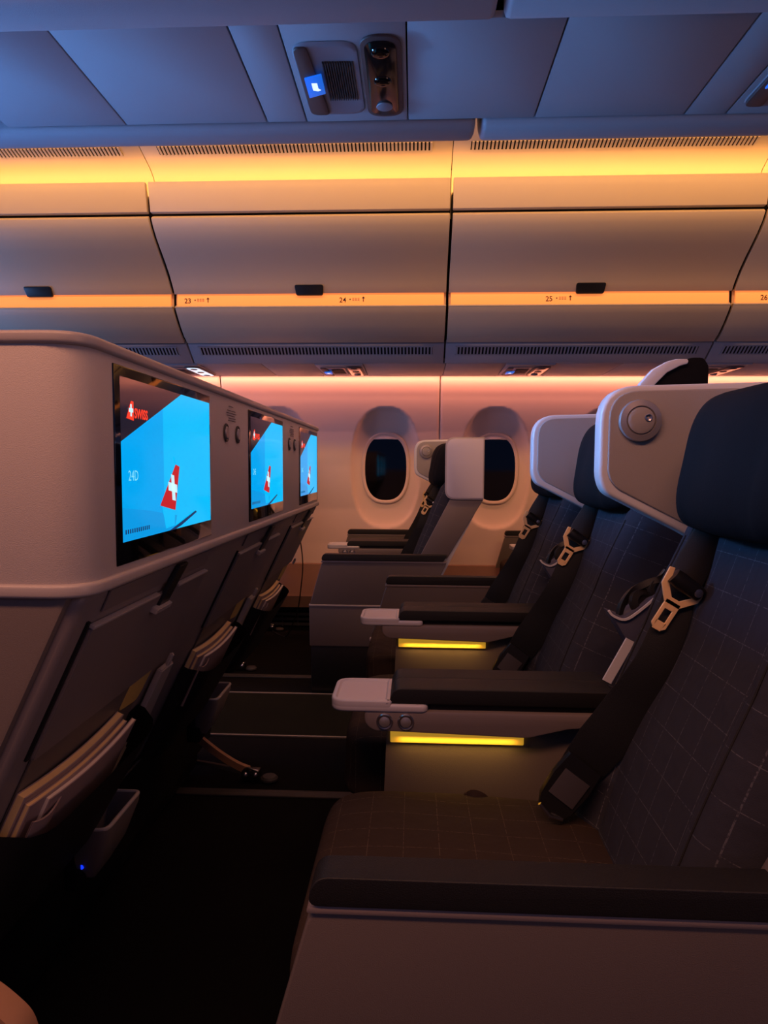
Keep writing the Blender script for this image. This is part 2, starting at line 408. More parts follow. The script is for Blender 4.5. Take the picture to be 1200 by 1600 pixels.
def psu(xc, w0, w1, y0, y1, z, label, lit=False, grp=None):
    """passenger service unit seen from below: plate, scoop with lit icon, speaker slats, lens window"""
    L = y1-y0
    t = thing('passenger_service_unit', (xc, (y0+y1)/2, z), label, 'ceiling unit', grp)
    def zz(y): return z
    plate = prism(rpoly([(w0, y0), (w1, y0), (w1, y1), (w0, y1)], .004), 'z', z, z+.012, .001)
    obj('plate', plate, ceil_m, t)
    Wd = w1-w0
    sx0, sx1 = w0+.05*Wd, w0+.60*Wd; sy0, sy1 = y0+.15*L, y0+.90*L
    # scoop: shallow hollow built as a bowed sheet inside a rounded outline
    outl = rpoly([(sx0, sy0), (sx1, sy0), (sx1, sy1), (sx0, sy1)], .28*min(sx1-sx0, sy1-sy0), 6)
    bm = bmesh.new(); c = Vector(((sx0+sx1)/2, (sy0+sy1)/2)); rings = []
    for s, dz in ((1.0, -.0012), (.97, -.004), (.9, -.0045), (.75, -.003), (.4, -.0018), (.01, -.0015)):
        rings.append([bm.verts.new((c.x+(p[0]-c.x)*s, c.y+(p[1]-c.y)*s, z+dz)) for p in outl])
    for r0, r1 in zip(rings, rings[1:]):
        for i in range(len(outl)): bm.faces.new((r0[i], r0[(i+1) % len(outl)], r1[(i+1) % len(outl)], r1[i]))
    bmesh.ops.remove_doubles(bm, verts=bm.verts, dist=1e-4)
    sco = obj('scoop', bm, scoop_m, t)
    # dark curved end of the scoop, carrying the lit sign
    dk = rpoly([(sx0+.004, sy0+.01), (sx0+.24*(sx1-sx0), sy0+.01), (sx0+.36*(sx1-sx0), sy1-.01), (sx0+.004, sy1-.01)], [.03*L/.37, .01, .01, .03*L/.37], 5)
    obj('scoop_end', prism(dk, 'z', z-.009, z-.002, .002), scoopw_m, t)
    yc = (sy0+sy1)/2
    ic = [(sx0+.012, yc-.03*L/.37), (sx0+.05*Wd/.238, yc-.045*L/.37), (sx0+.05*Wd/.238, yc+.028*L/.37), (sx0+.012, yc+.045*L/.37)]
    sg = obj('sign', prism(ic, 'z', z-.013, z-.009, .001), psublue_m, t)
    cxs = sum(p[0] for p in ic)/4; cys = sum(p[1] for p in ic)/4; k = Wd/.238
    sy = prism([(cxs-.006*k, cys-.015), (cxs+.006*k, cys-.015), (cxs+.006*k, cys+.006), (cxs+.011*k, cys+.012), (cxs+.004*k, cys+.016), (cxs-.006*k, cys+.012)], 'z', z-.0136, z-.013)
    obj('sign_symbol', sy, psuwhite_m, sg)
    bm = bmesh.new(); n = 13
    for i in range(n):
        xx = sx0+(.42+.46*i/(n-1))*(sx1-sx0)
        box(xx, xx+.0022*k, yc-.075*L/.37, yc+.07*L/.37, z-.0065, z-.003, bm=bm)
    obj('speaker_grille', bm, track_m, t, kind='stuff')
    lx0, lx1 = w0+.62*Wd, w0+.965*Wd; ly0, ly1 = y0+.10*L, y0+.92*L
    fr = prism(rpoly([(lx0, ly0), (lx1, ly0), (lx1, ly1), (lx0, ly1)], .45*(lx1-lx0), 7), 'z', z-.006, z-.0005, .002)
    lf = obj('lamp_bezel', fr, scoopw_m, t)
    gl = prism(rpoly([(lx0+.1*(lx1-lx0), ly0+.012), (lx1-.13*(lx1-lx0), ly0+.012), (lx1-.13*(lx1-lx0), ly1-.012), (lx0+.1*(lx1-lx0), ly1-.012)], .35*(lx1-lx0), 6), 'z', z-.0075, z-.006, .0005)
    obj('smoked_cover', gl, smoke_m if not lit else psuwhite_m, lf)
    for i in range(3):
        yy = ly0+(ly1-ly0)*(.16+.34*i)
        obj('reading_light', lathe(((lx0+lx1)/2-.001, yy, z-.0074), (0, 0, -1), [(.019*k, 0), (.018*k, .002), (.012*k, .0035), (.004*k, .004)], 18), lens_m if i != 2 else scoop_m, lf)
    return t

psu(-.373-.0125, -.373-.1335, -.373+.1085, 3.62, 4.045, 1.460, 'small service unit with lit sign above the left visible window', grp=None)
psu(.593-.0125, .593-.1335, .593+.1085, 3.62, 4.045, 1.460, 'service unit above the window partly hidden by the white-edged seats')
psu(-1.216-.0125, -1.216-.1335, -1.216+.1085, 3.62, 4.045, 1.460, 'service unit with bright white reading light, just above the shell screens', lit=True)
psu(1.55-.0125, 1.55-.1335, 1.55+.1085, 3.62, 4.045, 1.460, 'service unit at far right behind the tallest headrest')

# --- overhead bins by the windows
DOOR = [(3.02, 1.988), (3.045, 1.955), (3.085, 1.92), (3.13, 1.888), (3.186, 1.850), (3.24, 1.808), (3.28, 1.768), (3.303, 1.738)]
LOW = [(3.305, 1.681), (3.335, 1.65), (3.38, 1.608), (3.43, 1.57), (3.48, 1.546)]
def thick(pts, d):
    """offset copy of an open profile, to the far side"""
    out = []
    for i, p in enumerate(pts):
        a = Vector(pts[max(i-1, 0)]); b = Vector(pts[min(i+1, len(pts)-1)]); t = (b-a).normalized(); n = Vector((-t.y, t.x))
        if n.x < 0: n = -n
        out.append((p[0]+n.x*d, p[1]+n.y*d))
    return out
rows = [(None, None), ('23', -1.062), ('25', .613), ('26', 1.578)]
place_words = ['at the left edge, above the near screen', 'carrying row numbers 23 and 24', 'carrying row number 25', 'at the right edge, cut by the frame']
for k, (a, b) in enumerate(zip(XJ, XJ[1:])):
    t = thing('overhead_bin', ((a+b)/2, 3.3, 1.548), 'cream overhead bin over the windows ' + place_words[k], 'overhead bin', 'overhead bins along the window side')
    g = .006
    head = prism([(2.99, 2.124), (2.995, 2.09), (3.012, 2.008), (3.04, 2.008), (3.02, 2.124)], 'x', a+g, b-g, .004)
    obj('header_panel', head, binm, t)
    dr = prism(DOOR+thick(DOOR, .022)[::-1], 'x', a+g, b-g, .004)
    do = obj('door', dr, binm, t)
    xc = (a+b)/2+.003
    ltc = rpoly([(xc-.062, 1.730), (xc+.062, 1.730), (xc+.066, 1.772), (xc-.066, 1.772)], .010)
    bm = prism(ltc, 'y', 0, .014, .003)
    for v in bm.verts: v.co.y = 3.304-max(0, v.co.z-1.738)*.75-.009+v.co.y
    obj('latch', bm, dark_m, do)
    st = obj('label_light', prism([(3.312, 1.742), (3.312, 1.684), (3.327, 1.684), (3.327, 1.744)], 'x', a+g+.01, b-g-.01, .001), strip_m, t)
    obj('label_channel', prism([(3.305, 1.6835), (3.305, 1.680), (3.34, 1.680), (3.34, 1.750), (3.310, 1.750), (3.310, 1.746), (3.329, 1.744), (3.329, 1.6835)], 'x', a+g, b-g), binm, t)
    lw = obj('lower_panel', prism(LOW+thick(LOW, .02)[::-1], 'x', a+g, b-g, .004), binm, t)
    def label_at(num, x):
        pl = lambda u, v, w: (x+u, 3.3115-w, 1.7005+v)
        bm = text_bm(num, .032, pl, bold=.0005)
        obj('row_number', bm, ink_m, st)
        bm = bmesh.new()
        # small pictograms and the arrow beside the number
        box(x+.047, x+.053, 3.3110, 3.3119, 1.711, 1.717, bm=bm)
        for i in range(3):
            for dz in (0, .005, .010):
                box(x+.060+i*.012, x+.069+i*.012, 3.3110, 3.3119, 1.708+dz, 1.710+dz, bm=bm)
        obj('pictograms', bm, print_m, st)
        ar = prism([(x+.109, 1.703), (x+.113, 1.703), (x+.113, 1.718), (x+.119, 1.718), (x+.111, 1.727), (x+.103, 1.718), (x+.109, 1.718)], 'y', 3.3110, 3.3119)
        obj('arrow', ar, ink_m, st)
    if k == 1: label_at('23', -1.072); label_at('24', -.350)
    if k == 2: label_at('25', .588)
    if k == 3: label_at('26', 1.537)
    # dark body that closes the bin behind the door
    body = prism([(3.06, 2.09), (3.07, 1.98), (3.15, 1.91), (3.34, 1.79), (3.36, 1.66), (3.50, 1.585), (4.05, 1.585), (4.05, 2.09)], 'x', a+.003, b-.003)
    obj('bin_body', body, void_m, t)

# --- cove above the bins, aisle ceiling
COVE = [(3.10, 2.095), (3.098, 2.145), (3.08, 2.172), (3.04, 2.195), (2.97, 2.219), (2.92, 2.2345), (2.80, 2.262), (2.55, 2.30), (2.2, 2.325), (1.89, 2.33)]
cl = struct('ceiling', box(X0, X1, -1.6, 4.2, 2.42, 2.45), ceil_m)
cl5 = struct('trim_5', box(X0, X1, 3.112, 3.114, 2.0, 2.2), binm)
for a, b in zip(XJ, XJ[1:]):
    cp = obj('cove_panel', prism(COVE+thick(COVE, .01)[::-1], 'x', a+.0015, b-.0015, .001), binm, cl5, sharp=50)
    bm = bmesh.new(); bb = bmesh.new(); x = a+.075
    P0 = Vector((0, 2.965, 2.2203)); d = Vector((0, -.05, .0155)).normalized(); nrm = Vector((0, -.0155, -.05)).normalized()
    def slab2(x0, x1, s0, s1, n0, n1, bm):
        vs = [bm.verts.new(Vector((xx, 0, 0))+P0+d*ss+nrm*nn) for nn in (n0, n1) for ss in (s0, s1) for xx in (x0, x1)]
        for f in ((0, 1, 3, 2), (4, 6, 7, 5), (0, 4, 5, 1), (2, 3, 7, 6), (0, 2, 6, 4), (1, 5, 7, 3)): bm.faces.new([vs[i] for i in f])
    slab2(a+.07, b-.085, .0, .045, -.002, .001, bb)
    obj('vent_slot_backing', bb, void_m, cp)
    while x < b-.09:
        slab2(x, x+.0085, -.001, .047, .001, .005, bm); x += .0155
    obj('vent_grille', bm, binm, cp, kind='stuff')
obj('cove_backing', box(X0, X1, 3.115, 3.125, 2.0, 2.40), void_m, cl5)

# --- middle bins, seen from below
MB_ = [(1.35, 1.80), (1.35, 1.75), (1.325, 1.744), (1.285, 1.7425), (1.245, 1.752), (1.20, 1.79), (1.17, 1.86), (1.15, 2.0), (1.15, 2.34), (1.90, 2.34), (1.93, 2.05), (1.925, 1.90),
       (1.905, 1.83), (1.875, 1.787), (1.84, 1.760), (1.80, 1.747), (1.76, 1.7455), (1.738, 1.753), (1.734, 1.80)]
where2 = ['at the top left, over the shell screens', 'above the lit ceiling sign', 'at the top right, over the near seats', 'beyond the right edge over the seat block']
for k, (a, b) in enumerate(zip(XJ, XJ[1:])):
    t = thing('centre_bin', ((a+b)/2, 1.475, 1.74), 'blue-lit centre overhead bin seen from below, ' + where2[k], 'overhead bin', 'overhead bins over the middle seats')
    obj('bin_shell', prism(MB_, 'x', a+.0075, b-.0075, .012), ceil_m, t, sharp=50)
h = 1.760
tr4 = struct('trim_4', box(X0, X1, 1.352, 1.732, 1.790, 1.80), void_m)
per = .965
pc = []
for n in (-2, -1, 0, 1, 2):
    o_ = n*per
    pc += [('p', -.693+o_, -.353+o_), ('p', -.353+o_, -.259+o_), ('u', -.259+o_, -.0215+o_), ('p', -.0215+o_, .272+o_)]
lab = {0: 'ceiling service unit with blue lit sign, nearest and largest', 1: 'ceiling service unit half cut by the top right edge', -1: 'ceiling service unit beyond the left edge of the near one', -2: '', 2: ''}
for kind, a, b in pc:
    if b < X0 or a > X1: continue
    if kind == 'p':
        obj('service_panel', prism(rpoly([(a+.0015, 1.356), (b-.0015, 1.356), (b-.0015, 1.729), (a+.0015, 1.729)], .003), 'z', h, h+.014, .002), ceil_m, tr4)
for n in (0, 1):
    psu(-.140+n*per, -.259+n*per+.0015, -.0215+n*per-.0015, 1.356, 1.729, h, lab[n])
# far-off closing walls of the cabin beyond the frame
struct('wall_left', box(X0, X1, -1.66, -1.6, 0, .9), wall_m)

# ================================================================== SEATS
def move(bm, dx, dy):
    for v in bm.verts: v.co.x += dx; v.co.y += dy
    return bm
def backrest_bm(sh=0.0):
    bm = bmesh.new(); nt_, ns = 44, 30; Yc, hw = .878, .217
    front = []; backv = []
    for j in range(ns+1):
        s = j/ns; z = .375+(.90-.375)*s
        r1 = []; r2 = []
        for i in range(nt_+1):
            t = -1+2*i/nt_; at_ = abs(t)
            x = .262+.33*(z-.40)-.010*math.sin(PI*min(1, s*1.5))
            x -= .026*sstep(.52, .74, at_)*(1-.5*sstep(.7, 1, s))
            x += .0025*math.exp(-((at_-.56)/.02)**2)*2
            x += .050*max(0, (at_-.80)/.20)**2.2
            x += .03*max(0, (s-.93)/.07)**2
            r1.append(bm.verts.new((x, Yc+hw*t, z)))
            r2.append(bm.verts.new((.37+.37*(z-.40), Yc+hw*t*.99, z)))
        front.append(r1); backv.append(r2)
    for g in (front, backv):
        for j in range(ns):
            for i in range(nt_): bm.faces.new((g[j][i], g[j][i+1], g[j+1][i+1], g[j+1][i]))
    for j in range(ns):
        bm.faces.new((front[j][0], front[j+1][0], backv[j+1][0], backv[j][0])); bm.faces.new((front[j][-1], backv[j][-1], backv[j+1][-1], front[j+1][-1]))
    for i in range(nt_):
        bm.faces.new((front[0][i], backv[0][i], backv[0][i+1], front[0][i+1])); bm.faces.new((front[-1][i], front[-1][i+1], backv[-1][i+1], backv[-1][i]))
    return bm
def cushion_bm():
    def f(x, y, z):
        if z > 0: z += -.012*sstep(-.05, .2, x) + .004*math.sin(y*30)*math.sin(x*26+1)*sstep(.0, .05, z)
        if z < 0: x += z*.12
        return x, y, z
    return sell((.082, .878, .379), (.212, .217, .066), .22, .28, 56, 34, f=f)
def headrest_bm():
    def f(x, y, z):
        x += .004*math.sin(y*55+z*8)*sstep(.0, .05, -x)
        x += .0022*math.sin(y*120+z*20)*sstep(.0, .05, -x)
        x += .9*y*y            # the ends wrap slightly back
        return x, y, z
    return sell((.418, .890, .958), (.058, .186, .094), .42, .62, 56, 40, tilt=.15, f=f)
def prof_shell_low(zb=.46):
    return [(.40-.5*(.48-zb) , zb), (.571, .824), (.465, .824), (.315, .50), (.28, zb)]

def outer_console(t, dx, dy, y0, far=False):
    """side panel with black pad; y0 = near face"""
    up = rpoly([(-.088, .559), (-.139, .378), (.335, .378), (.425, .559)], [.018, 0, 0, .01], 4)
    a = obj('side_panel', move(prism(up, 'y', y0+.004, y0+.030, .006, seg=3), dx, dy), side_m, t)
    obj('panel_edge', move(prism([(-.090, .563), (-.093, .554), (.42, .554), (.425, .563)], 'y', y0+.000, y0+.034, .003), dx, dy), back_m, a)  # raised lip, paler than the panel to paint in its highlight
    slim = y0 > 1.12
    if not slim: obj('seam_strip', move(box(-.143, .33, y0+.002, y0+.03, .371, .379, .002), dx, dy), trimring_m, a)
    lo = rpoly([(-.142, .372), (-.140, .205), (.25, .205), (.335, .372)], .004, 3)
    if not slim: obj('lower_panel', move(prism(lo, 'y', y0+.005, y0+.030, .004), dx, dy), side_m, t)
    pd = rpoly([(-.092, .563), (.41, .563), (.425, .590), (-.085, .590)], [.012, .006, .004, .02], 5)
    obj('arm_pad', move(prism(pd, 'y', y0-.002, y0+.036, .009, seg=4), dx, dy), leather_m, t)
    if not slim: obj('console_base', move(box(-.135, .16, y0+.008, y0+.075, .0, .21, .004), dx, dy), dark_m, t)
def tray_arm(t, dx, dy, buttons):
    Y0, Y1 = 1.132, 1.250; dz = -.011
    def mv(bm, dx, dy):
        for v in bm.verts: v.co.x += dx; v.co.y += dy; v.co.z += dz
        return bm
    beam = rpoly([(-.078, .562), (-.078, .540), (-.062, .528), (.188, .521), (.255, .538), (.35, .543), (.35, .562)], [.006, .012, .008, .01, .01, 0, 0], 4)
    arm = obj('armrest', mv(prism(beam, 'y', Y0-.001, Y1-.006, .004), dx, dy), back_m, t)
    tb = prism(rpoly([(-.134, Y0-.004), (.026, Y0-.004), (.026, Y1+.004), (-.134, Y1+.004)], [.028, .012, .012, .028], 6), 'z', .560, .574, .005, seg=3)
    tr = prism(rpoly([(-.134, Y0-.004), (-.034, Y0-.004), (-.034, Y1+.004), (-.134, Y1+.004)], [.028, .004, .004, .028], 6), 'z', .566, .580, .004, seg=3)
    tf = max(tr.faces, key=lambda f: f.calc_center_median().z*1000+f.calc_area())
    bmesh.ops.inset_region(tr, faces=[tf], thickness=.004, depth=0); bmesh.ops.inset_region(tr, faces=[tf], thickness=.003, depth=-.003)
    me = bpy.data.meshes.new('t'); tr.to_mesh(me); tr.free(); tb.from_mesh(me); bpy.data.meshes.remove(me)
    obj('cocktail_tray', mv(tb, dx, dy), white_m, arm)
    for a, b in ((Y0, Y0+.062), (Y0+.0635, Y1)):
        pp = rpoly([(-.038, .574), (.30, .574), (.33, .580), (.33, .600), (-.030, .600)], [.006, .006, .006, .008, .014], 4)
        obj('arm_pad', mv(prism(pp, 'y', a, b, .006, seg=3), dx, dy), leather_m, arm)
    obj('beam_gap_shade', mv(box(.03, .34, Y0+.012, Y1-.012, .561, .575), dx, dy), dark_m, arm)  # dark block added as painted shade under the arm pads
    if buttons:
        for x in (-.0446, -.010):
            b = obj('recline_button', mv(lathe((x, Y0+.001, .545), (0, -1, 0), [(.0135, 0), (.0135, .004), (.012, .006), (.010, .0055), (.0095, .0035)], 24), dx, dy), chrome_m, arm)
            cap = mv(lathe((x, Y0-.0025, .545), (0, -1, 0), [(.0088, 0), (.0085, .002), (.005, .0035), (.001, .004)], 20), dx, dy)
            obj('button_cap', cap, satin_m, arm)
    obj('arm_light_strip', mv(box(-.036, .186, Y0+.024, Y0+.034, .4995, .521, .002), dx, dy), yglow_m, arm)
    pn = rpoly([(-.042, .53), (-.05, .30), (.30, .30), (.34, .53)], .004, 3)
    obj('divider_panel', mv(prism(pn, 'y', Y0+.034, Y1-.012, .004), dx, dy), side_m, t)
    area('arm_lamp', (.075+dx, Y0+.014+dy, .510+dz), .21, .006, (0, .15, -1), .09, (1.0, .55, .11))

def make_seat(dx, dy, label, near=False, tray=True, buttons=True, far=False, lamp=True, wing=True, box_wing=False, pocket=True, tall=False, group=None):
    t = thing('airline_seat', (.1+dx, .89+dy, 0), label, 'seat', group)
    M = lambda bm: move(bm, dx, dy)
    obj('seat_base', M(box(.02, .26, .70, 1.06, .0, .31, .01)), dark_m, t)
    obj('seat_cushion', M(cushion_bm()), seat_f, t, sharp=80)
    bk = obj('backrest', M(backrest_bm()), back_f, t, sharp=80)
    # stitched seams along both bolsters
    for sg in (-1, 1):
        pts = []
        for j in range(14):
            s = .05+.86*j/13; z = .375+.525*s
            x = .262+.33*(z-.40)-.010*math.sin(PI*min(1, s*1.5))-.026*(1-.5*sstep(.7, 1, s))-.0006
            pts.append((x, .878+sg*.217*.775, z))
        obj('seam', M(tube(pts, .0014, 5)), sleeve_m, bk)
    hr = obj('headrest', M(headrest_bm()), head_m, t, sharp=80)
    # rear shell: side plates, back plate, cap
    for ya, yb in ((.640, .656) if near else (.668, .684), (1.101, 1.116)):
        obj('shell_side', M(prism(rpoly(prof_shell_low(), .004, 2), 'y', ya, yb, .003)), wing_m if ya < .7 else side_m, t)
    bp = [(.548, .83), (.571, .83), (.40, .47), (.38, .47)]
    obj('back_panel', M(prism(bp, 'y', .684, 1.104, .002)), back_m, t)
    obj('headrest_shell', M(box(.50, .571, .69, 1.118, .824, 1.066, .012, seg=3)), shell_m, t)
    # far-side wing of the headrest
    wp = rpoly([(.287, .934), (.287, 1.075), (.572, 1.083), (.572, .824), (.46, .824), (.420, .848), (.296, .910)], [.03, .055, .01, .01, .02, .02, .03], 7)
    wg = None
    if wing: wg = obj('headrest_wing', M(prism(wp, 'y', 1.119, 1.157, .006, seg=3)), wing_m, t)
    wi = rpoly([(.299, .938), (.299, 1.067), (.50, 1.072), (.50, .86), (.432, .857), (.312, .918)], [.025, .045, .01, .01, .02, .025], 7)
    if wing: obj('wing_pad', M(prism(wi, 'y', 1.1155, 1.121, .0035, seg=3)), wingpad_m, wg)
    if lamp and wing:
        c = (.345, 1.1155, 1.0220)
        obj('lamp_ring', M(lathe(c, (0, -1, 0), [(.0325, 0), (.0325, .004), (.031, .008), (.0225, .010), (.021, .0065)], 36)), satin_m, wg)
        obj('lamp_head', M(lathe((c[0], c[1]-.0055, c[2]), (0, -1, 0), [(.0205, 0), (.020, .005), (.017, .0065), (.001, .0072)], 32)), wingpad_m, wg)
        obj('lamp_lens', M(lathe((c[0]+.0095, c[1]-.0115, c[2]+.004), (0, -1, 0), [(.0058, 0), (.0056, .002), (.0048, .0022), (.001, .0005)], 18)), chrome_m, wg)
    if box_wing:
        bp2 = rpoly([(.414, .817), (.571, .817), (.571, 1.070), (.414, 1.070)], [.04, .002, .002, .04], 7)
        bw = obj('privacy_wing', M(prism(bp2, 'y', .612, .636, .003)), trimring_m, t)
        bp3 = rpoly([(.420, .823), (.567, .823), (.567, 1.064), (.420, 1.064)], [.036, .002, .002, .036], 7)
        obj('wing_face', M(prism(bp3, 'y', .610, .613, .001)), white_m, bw)
        obj('shell_cheek', M(prism([(.435, .817), (.571, .817), (.425, .572), (.31, .572)], 'y', .622, .638, .004)), side_m, t)
    if tall:
        wv = [(.408, 1.05), (.520, 1.05), (.532, 1.07), (.532, 1.135), (.522, 1.150), (.50, 1.150), (.47, 1.138), (.44, 1.108), (.412, 1.088)]
        tw = obj('raised_wing', M(prism(rpoly(wv, .006, 3), 'y', .70, .718, .003)), head_m, t)
        ed = [(.395, 1.07), (.408, 1.103), (.43, 1.128), (.455, 1.142), (.470, 1.146), (.492, 1.146), (.492, 1.138), (.478, 1.134), (.455, 1.122), (.434, 1.10), (.416, 1.078), (.412, 1.07)]
        obj('wing_edge', M(prism(ed, 'y', .69, .708, .003)), wing_m, tw)
    # shoulder belt with sleeve, tongue and lower buckle
    pts = smooth_path([at(1128, 800, 1.0), at(1103, 850, .995), at(1072, 905, .985), at(1060, 935, .975), at(1048, 975, .965), at(1020, 1040, .965), at(980, 1105, .985), at(940, 1160, 1.0), at(905, 1205, 1.02), at(880, 1245, 1.04)], 5)
    wd = interp([.05, .048, .044, .042, .046, .05, .062, .068, .060, .05], len(pts))
    belt = obj('seat_belt', M(ribbon(pts, wd, (-.25, -1, .15), .0016)), strap_m, t, sharp=60)
    sp = smooth_path([at(1140, 785, .99), at(1112, 835, .983), at(1085, 880, .975), at(1072, 905, .972)], 5)
    obj('belt_sleeve', M(ribbon(sp, [.046]*len(sp), (-.3, -1, .15), .005)), sleeve_m, belt, sharp=60)
    # tongue: fork with a slotted blade
    o3 = at(1063, 922, .962); ax = (at(1036, 965, .962)-at(1075, 905, .962)).normalized(); sd = Vector((-ax.z, 0, ax.x)) if True else None
    if sd.x < 0: sd = -sd
    def tp(u, v, n=0): return o3+ax*u+sd*v+Vector((0, -n, 0))
    bm = bmesh.new()
    def plate(poly, n0, n1):
        own = bmesh.new(); a = [own.verts.new(tp(u, v, n0)) for u, v in poly]; b = [own.verts.new(tp(u, v, n1)) for u, v in poly]
        own.faces.new(a); own.faces.new(b[::-1])
        for i in range(len(poly)): own.faces.new((a[i], b[i], b[(i+1) % len(poly)], a[(i+1) % len(poly)]))
        bmesh.ops.recalc_face_normals(own, faces=own.faces)
        bmesh.ops.bevel(own, geom=own.edges[:], offset=.0006, segments=1, affect='EDGES', clamp_overlap=True)
        merge(bm, own)
    plate([(-.020, -.030), (-.022, -.023), (.0, -.018), (.014, -.006), (.014, .006), (.0, .020), (-.018, .024), (-.018, .031), (.004, .028), (.024, .010), (.024, -.011), (.004, -.028)], .001, .004)
    plate([(.018, -.011), (.056, -.011), (.060, -.007), (.060, -.0055), (.018, -.0055)], .001, .004)
    plate([(.018, .0055), (.060, .0055), (.060, .007), (.056, .011), (.018, .011)], .001, .004)
    plate([(.018, -.007), (.031, -.007), (.031, .007), (.018, .007)], .001, .004)
    plate([(.049, -.008), (.062, -.006), (.062, .006), (.049, .008)], .001, .004)
    obj('belt_tongue', M(bm), tongue_m, belt)
    obj('tongue_housing', M(tube([tp(-.012, -.021, .006), tp(-.010, -.01, .007), tp(-.008, .022, .007)], [.011, .0125, .0105], 14)), dark_m, belt)
    obj('housing_pin', M(lathe(tp(-.008, .016, .016), (0, -1, 0), [(.006, 0), (.0055, .002), (.001, .003)], 14)), chrome_m, belt)
    # buckle end with fabric patch
    e0 = at(905, 1205, 1.0); e1 = at(862, 1262, 1.0); ax2 = (e1-e0).normalized(); s2 = Vector((-ax2.z, 0, ax2.x)); s2 = s2 if s2.x > 0 else -s2
    bmb = ribbon([e0-ax2*.015, e0+ax2*.02, e1-ax2*.01, e1+ax2*.006], [.055, .062, .055, .038], (-.2, -1, .1), .008)
    bu = obj('buckle', M(bmb), dark_m, belt, sharp=50)
    mid = (e0*.62+e1*.38)+Vector((-.001, -.0098, 0))
    obj('buckle_patch', M(ribbon([mid-ax2*.02, mid+ax2*.022], [.040, .040], (-.2, -1, .1), .001)), patch_m, belt)
    obj('buckle_latch', M(tube([e1+ax2*.002-s2*.022+Vector((0, -.01, 0)), e1+ax2*.008+Vector((0, -.012, 0)), e1+ax2*.002+s2*.018+Vector((0, -.01, 0))], .003, 8)), chrome_m, belt)
    if near and dx == 0:
        lp = smooth_path([at(724, 1250, 1.085), at(737, 1240, 1.08), at(756, 1247, 1.08), at(768, 1266, 1.085)], 5)
        obj('fabric_tab', M(ribbon(lp, [.012]*len(lp), (.3, -1, .6), .004)), seat_f, t, sharp=60)
    if near: outer_console(t, dx, dy, .595)
    if tray: tray_arm(t, dx, dy, buttons)
    if far: outer_console(t, dx, dy, far)
    if pocket:
        Y = 1.165
        pk = [at(953, 957, Y), at(976, 966, Y), at(1032, 926, Y), at(1040, 960, Y), at(992, 1022, Y)]
        poly = [(p.x, p.z) for p in pk]
        po = obj('headset_pocket', M(prism(poly, 'y', Y+.004, Y+.05, .004)), pocket_m, t)
        rim = [at(951, 954, Y), at(958, 962, Y), at(977, 968, Y), at(1000, 954, Y), at(1033, 926, Y)]
        obj('pocket_rim', M(ribbon(smooth_path(rim, 4), [.004]*(4*4+1), (0, -1, 0), .0018)), wing_m, po)
        obj('pocket_strap', M(ribbon([at(948, 1065, 1.15), at(985, 1000, 1.15)], [.016, .016], (0, -1, 0), .002)), wing_m, t)
    return t

make_seat(0, 0, 'large seat in the foreground with black belt and round lamp in its wing', near=True, box_wing=True)
make_seat(0, .63, 'middle seat of the near block, dark raised wing above its headrest', buttons=False, lamp=False, tall=True)
make_seat(0, 1.215, 'far aisle seat of the near block, behind both nearer seats', tray=False, far=1.095, lamp=False, wing=False, pocket=False)
make_seat(-.287, 2.284, 'aisle seat by the windows with white square privacy wing', near=True, box_wing=True, pocket=False)
make_seat(-.287, 2.884, 'window seat hidden behind the white-winged aisle seat', tray=False, far=1.140, pocket=False, wing=False)
make_seat(.607, 2.284, 'aisle seat by the windows behind the near headrests, only its tray showing', near=True, box_wing=True, pocket=False)
make_seat(.607, 2.884, 'window seat at the second window, only its brown cushion nose showing', tray=False, far=1.140, pocket=False, wing=False)

# headphones stowed in the pockets between the seats
for dy, lb in ((0, 'black headphones in the pocket right of the middle seat belt, larger pair'), (.63, 'black headphones in the far pocket between middle and far seats, smaller pair')):
    Y = 1.185
    hp = thing('headphones', (.36, Y+dy, .66), lb, 'headphones', 'headphones in the seat pockets')
    pts = smooth_path([at(966, 968, Y), at(972, 945, Y), at(988, 924, Y), at(1010, 912, Y), at(1030, 905, Y), at(1042, 892, Y)], 5)
    obj('headband', move(ribbon(pts, [.012]*len(pts), (0.6, -.6, .6), .0035), 0, dy), dark_m, hp)
    obj('ear_cushion', move(lathe(at(1000, 940, Y+.004), (.3, -1, .2), [(.020, 0), (.024, .004), (.022, .010), (.012, .013), (.008, .009)], 22), 0, dy), leather_m, hp)
    obj('ear_cushion', move(lathe(at(1024, 921, Y+.006), (.3, -1, .2), [(.016, 0), (.019, .004), (.017, .010), (.010, .012), (.006, .009)], 22), 0, dy), leather_m, hp)

# ================================================================== SHELLS OF THE ROW IN FRONT
SL = .48
def bx_(z): return -.322-SL*(.822-z)
def BP(y, z, n):  # point on the sloped back, n out of it
    return Vector((bx_(z)+n*.90, y, z-n*.43))
def bslab(y0, y1, z0, z1, n0, n1, bev=.002, poly=None, bm=None):
    own = bmesh.new(); pl = poly or [(y0, z0), (y1, z0), (y1, z1), (y0, z1)]
    a = [own.verts.new(BP(y, z, n0)) for y, z in pl]; b = [own.verts.new(BP(y, z, n1)) for y, z in pl]
    own.faces.new(a); own.faces.new(b[::-1])
    for i in range(len(pl)): own.faces.new((a[i], b[i], b[(i+1) % len(pl)], a[(i+1) % len(pl)]))
    bmesh.ops.recalc_face_normals(own, faces=own.faces)
    if bev: bmesh.ops.bevel(own, geom=[e for e in own.edges if e.calc_face_angle(0) > .6], offset=bev, segments=2, affect='EDGES', clamp_overlap=True)
    return merge(bm, own)

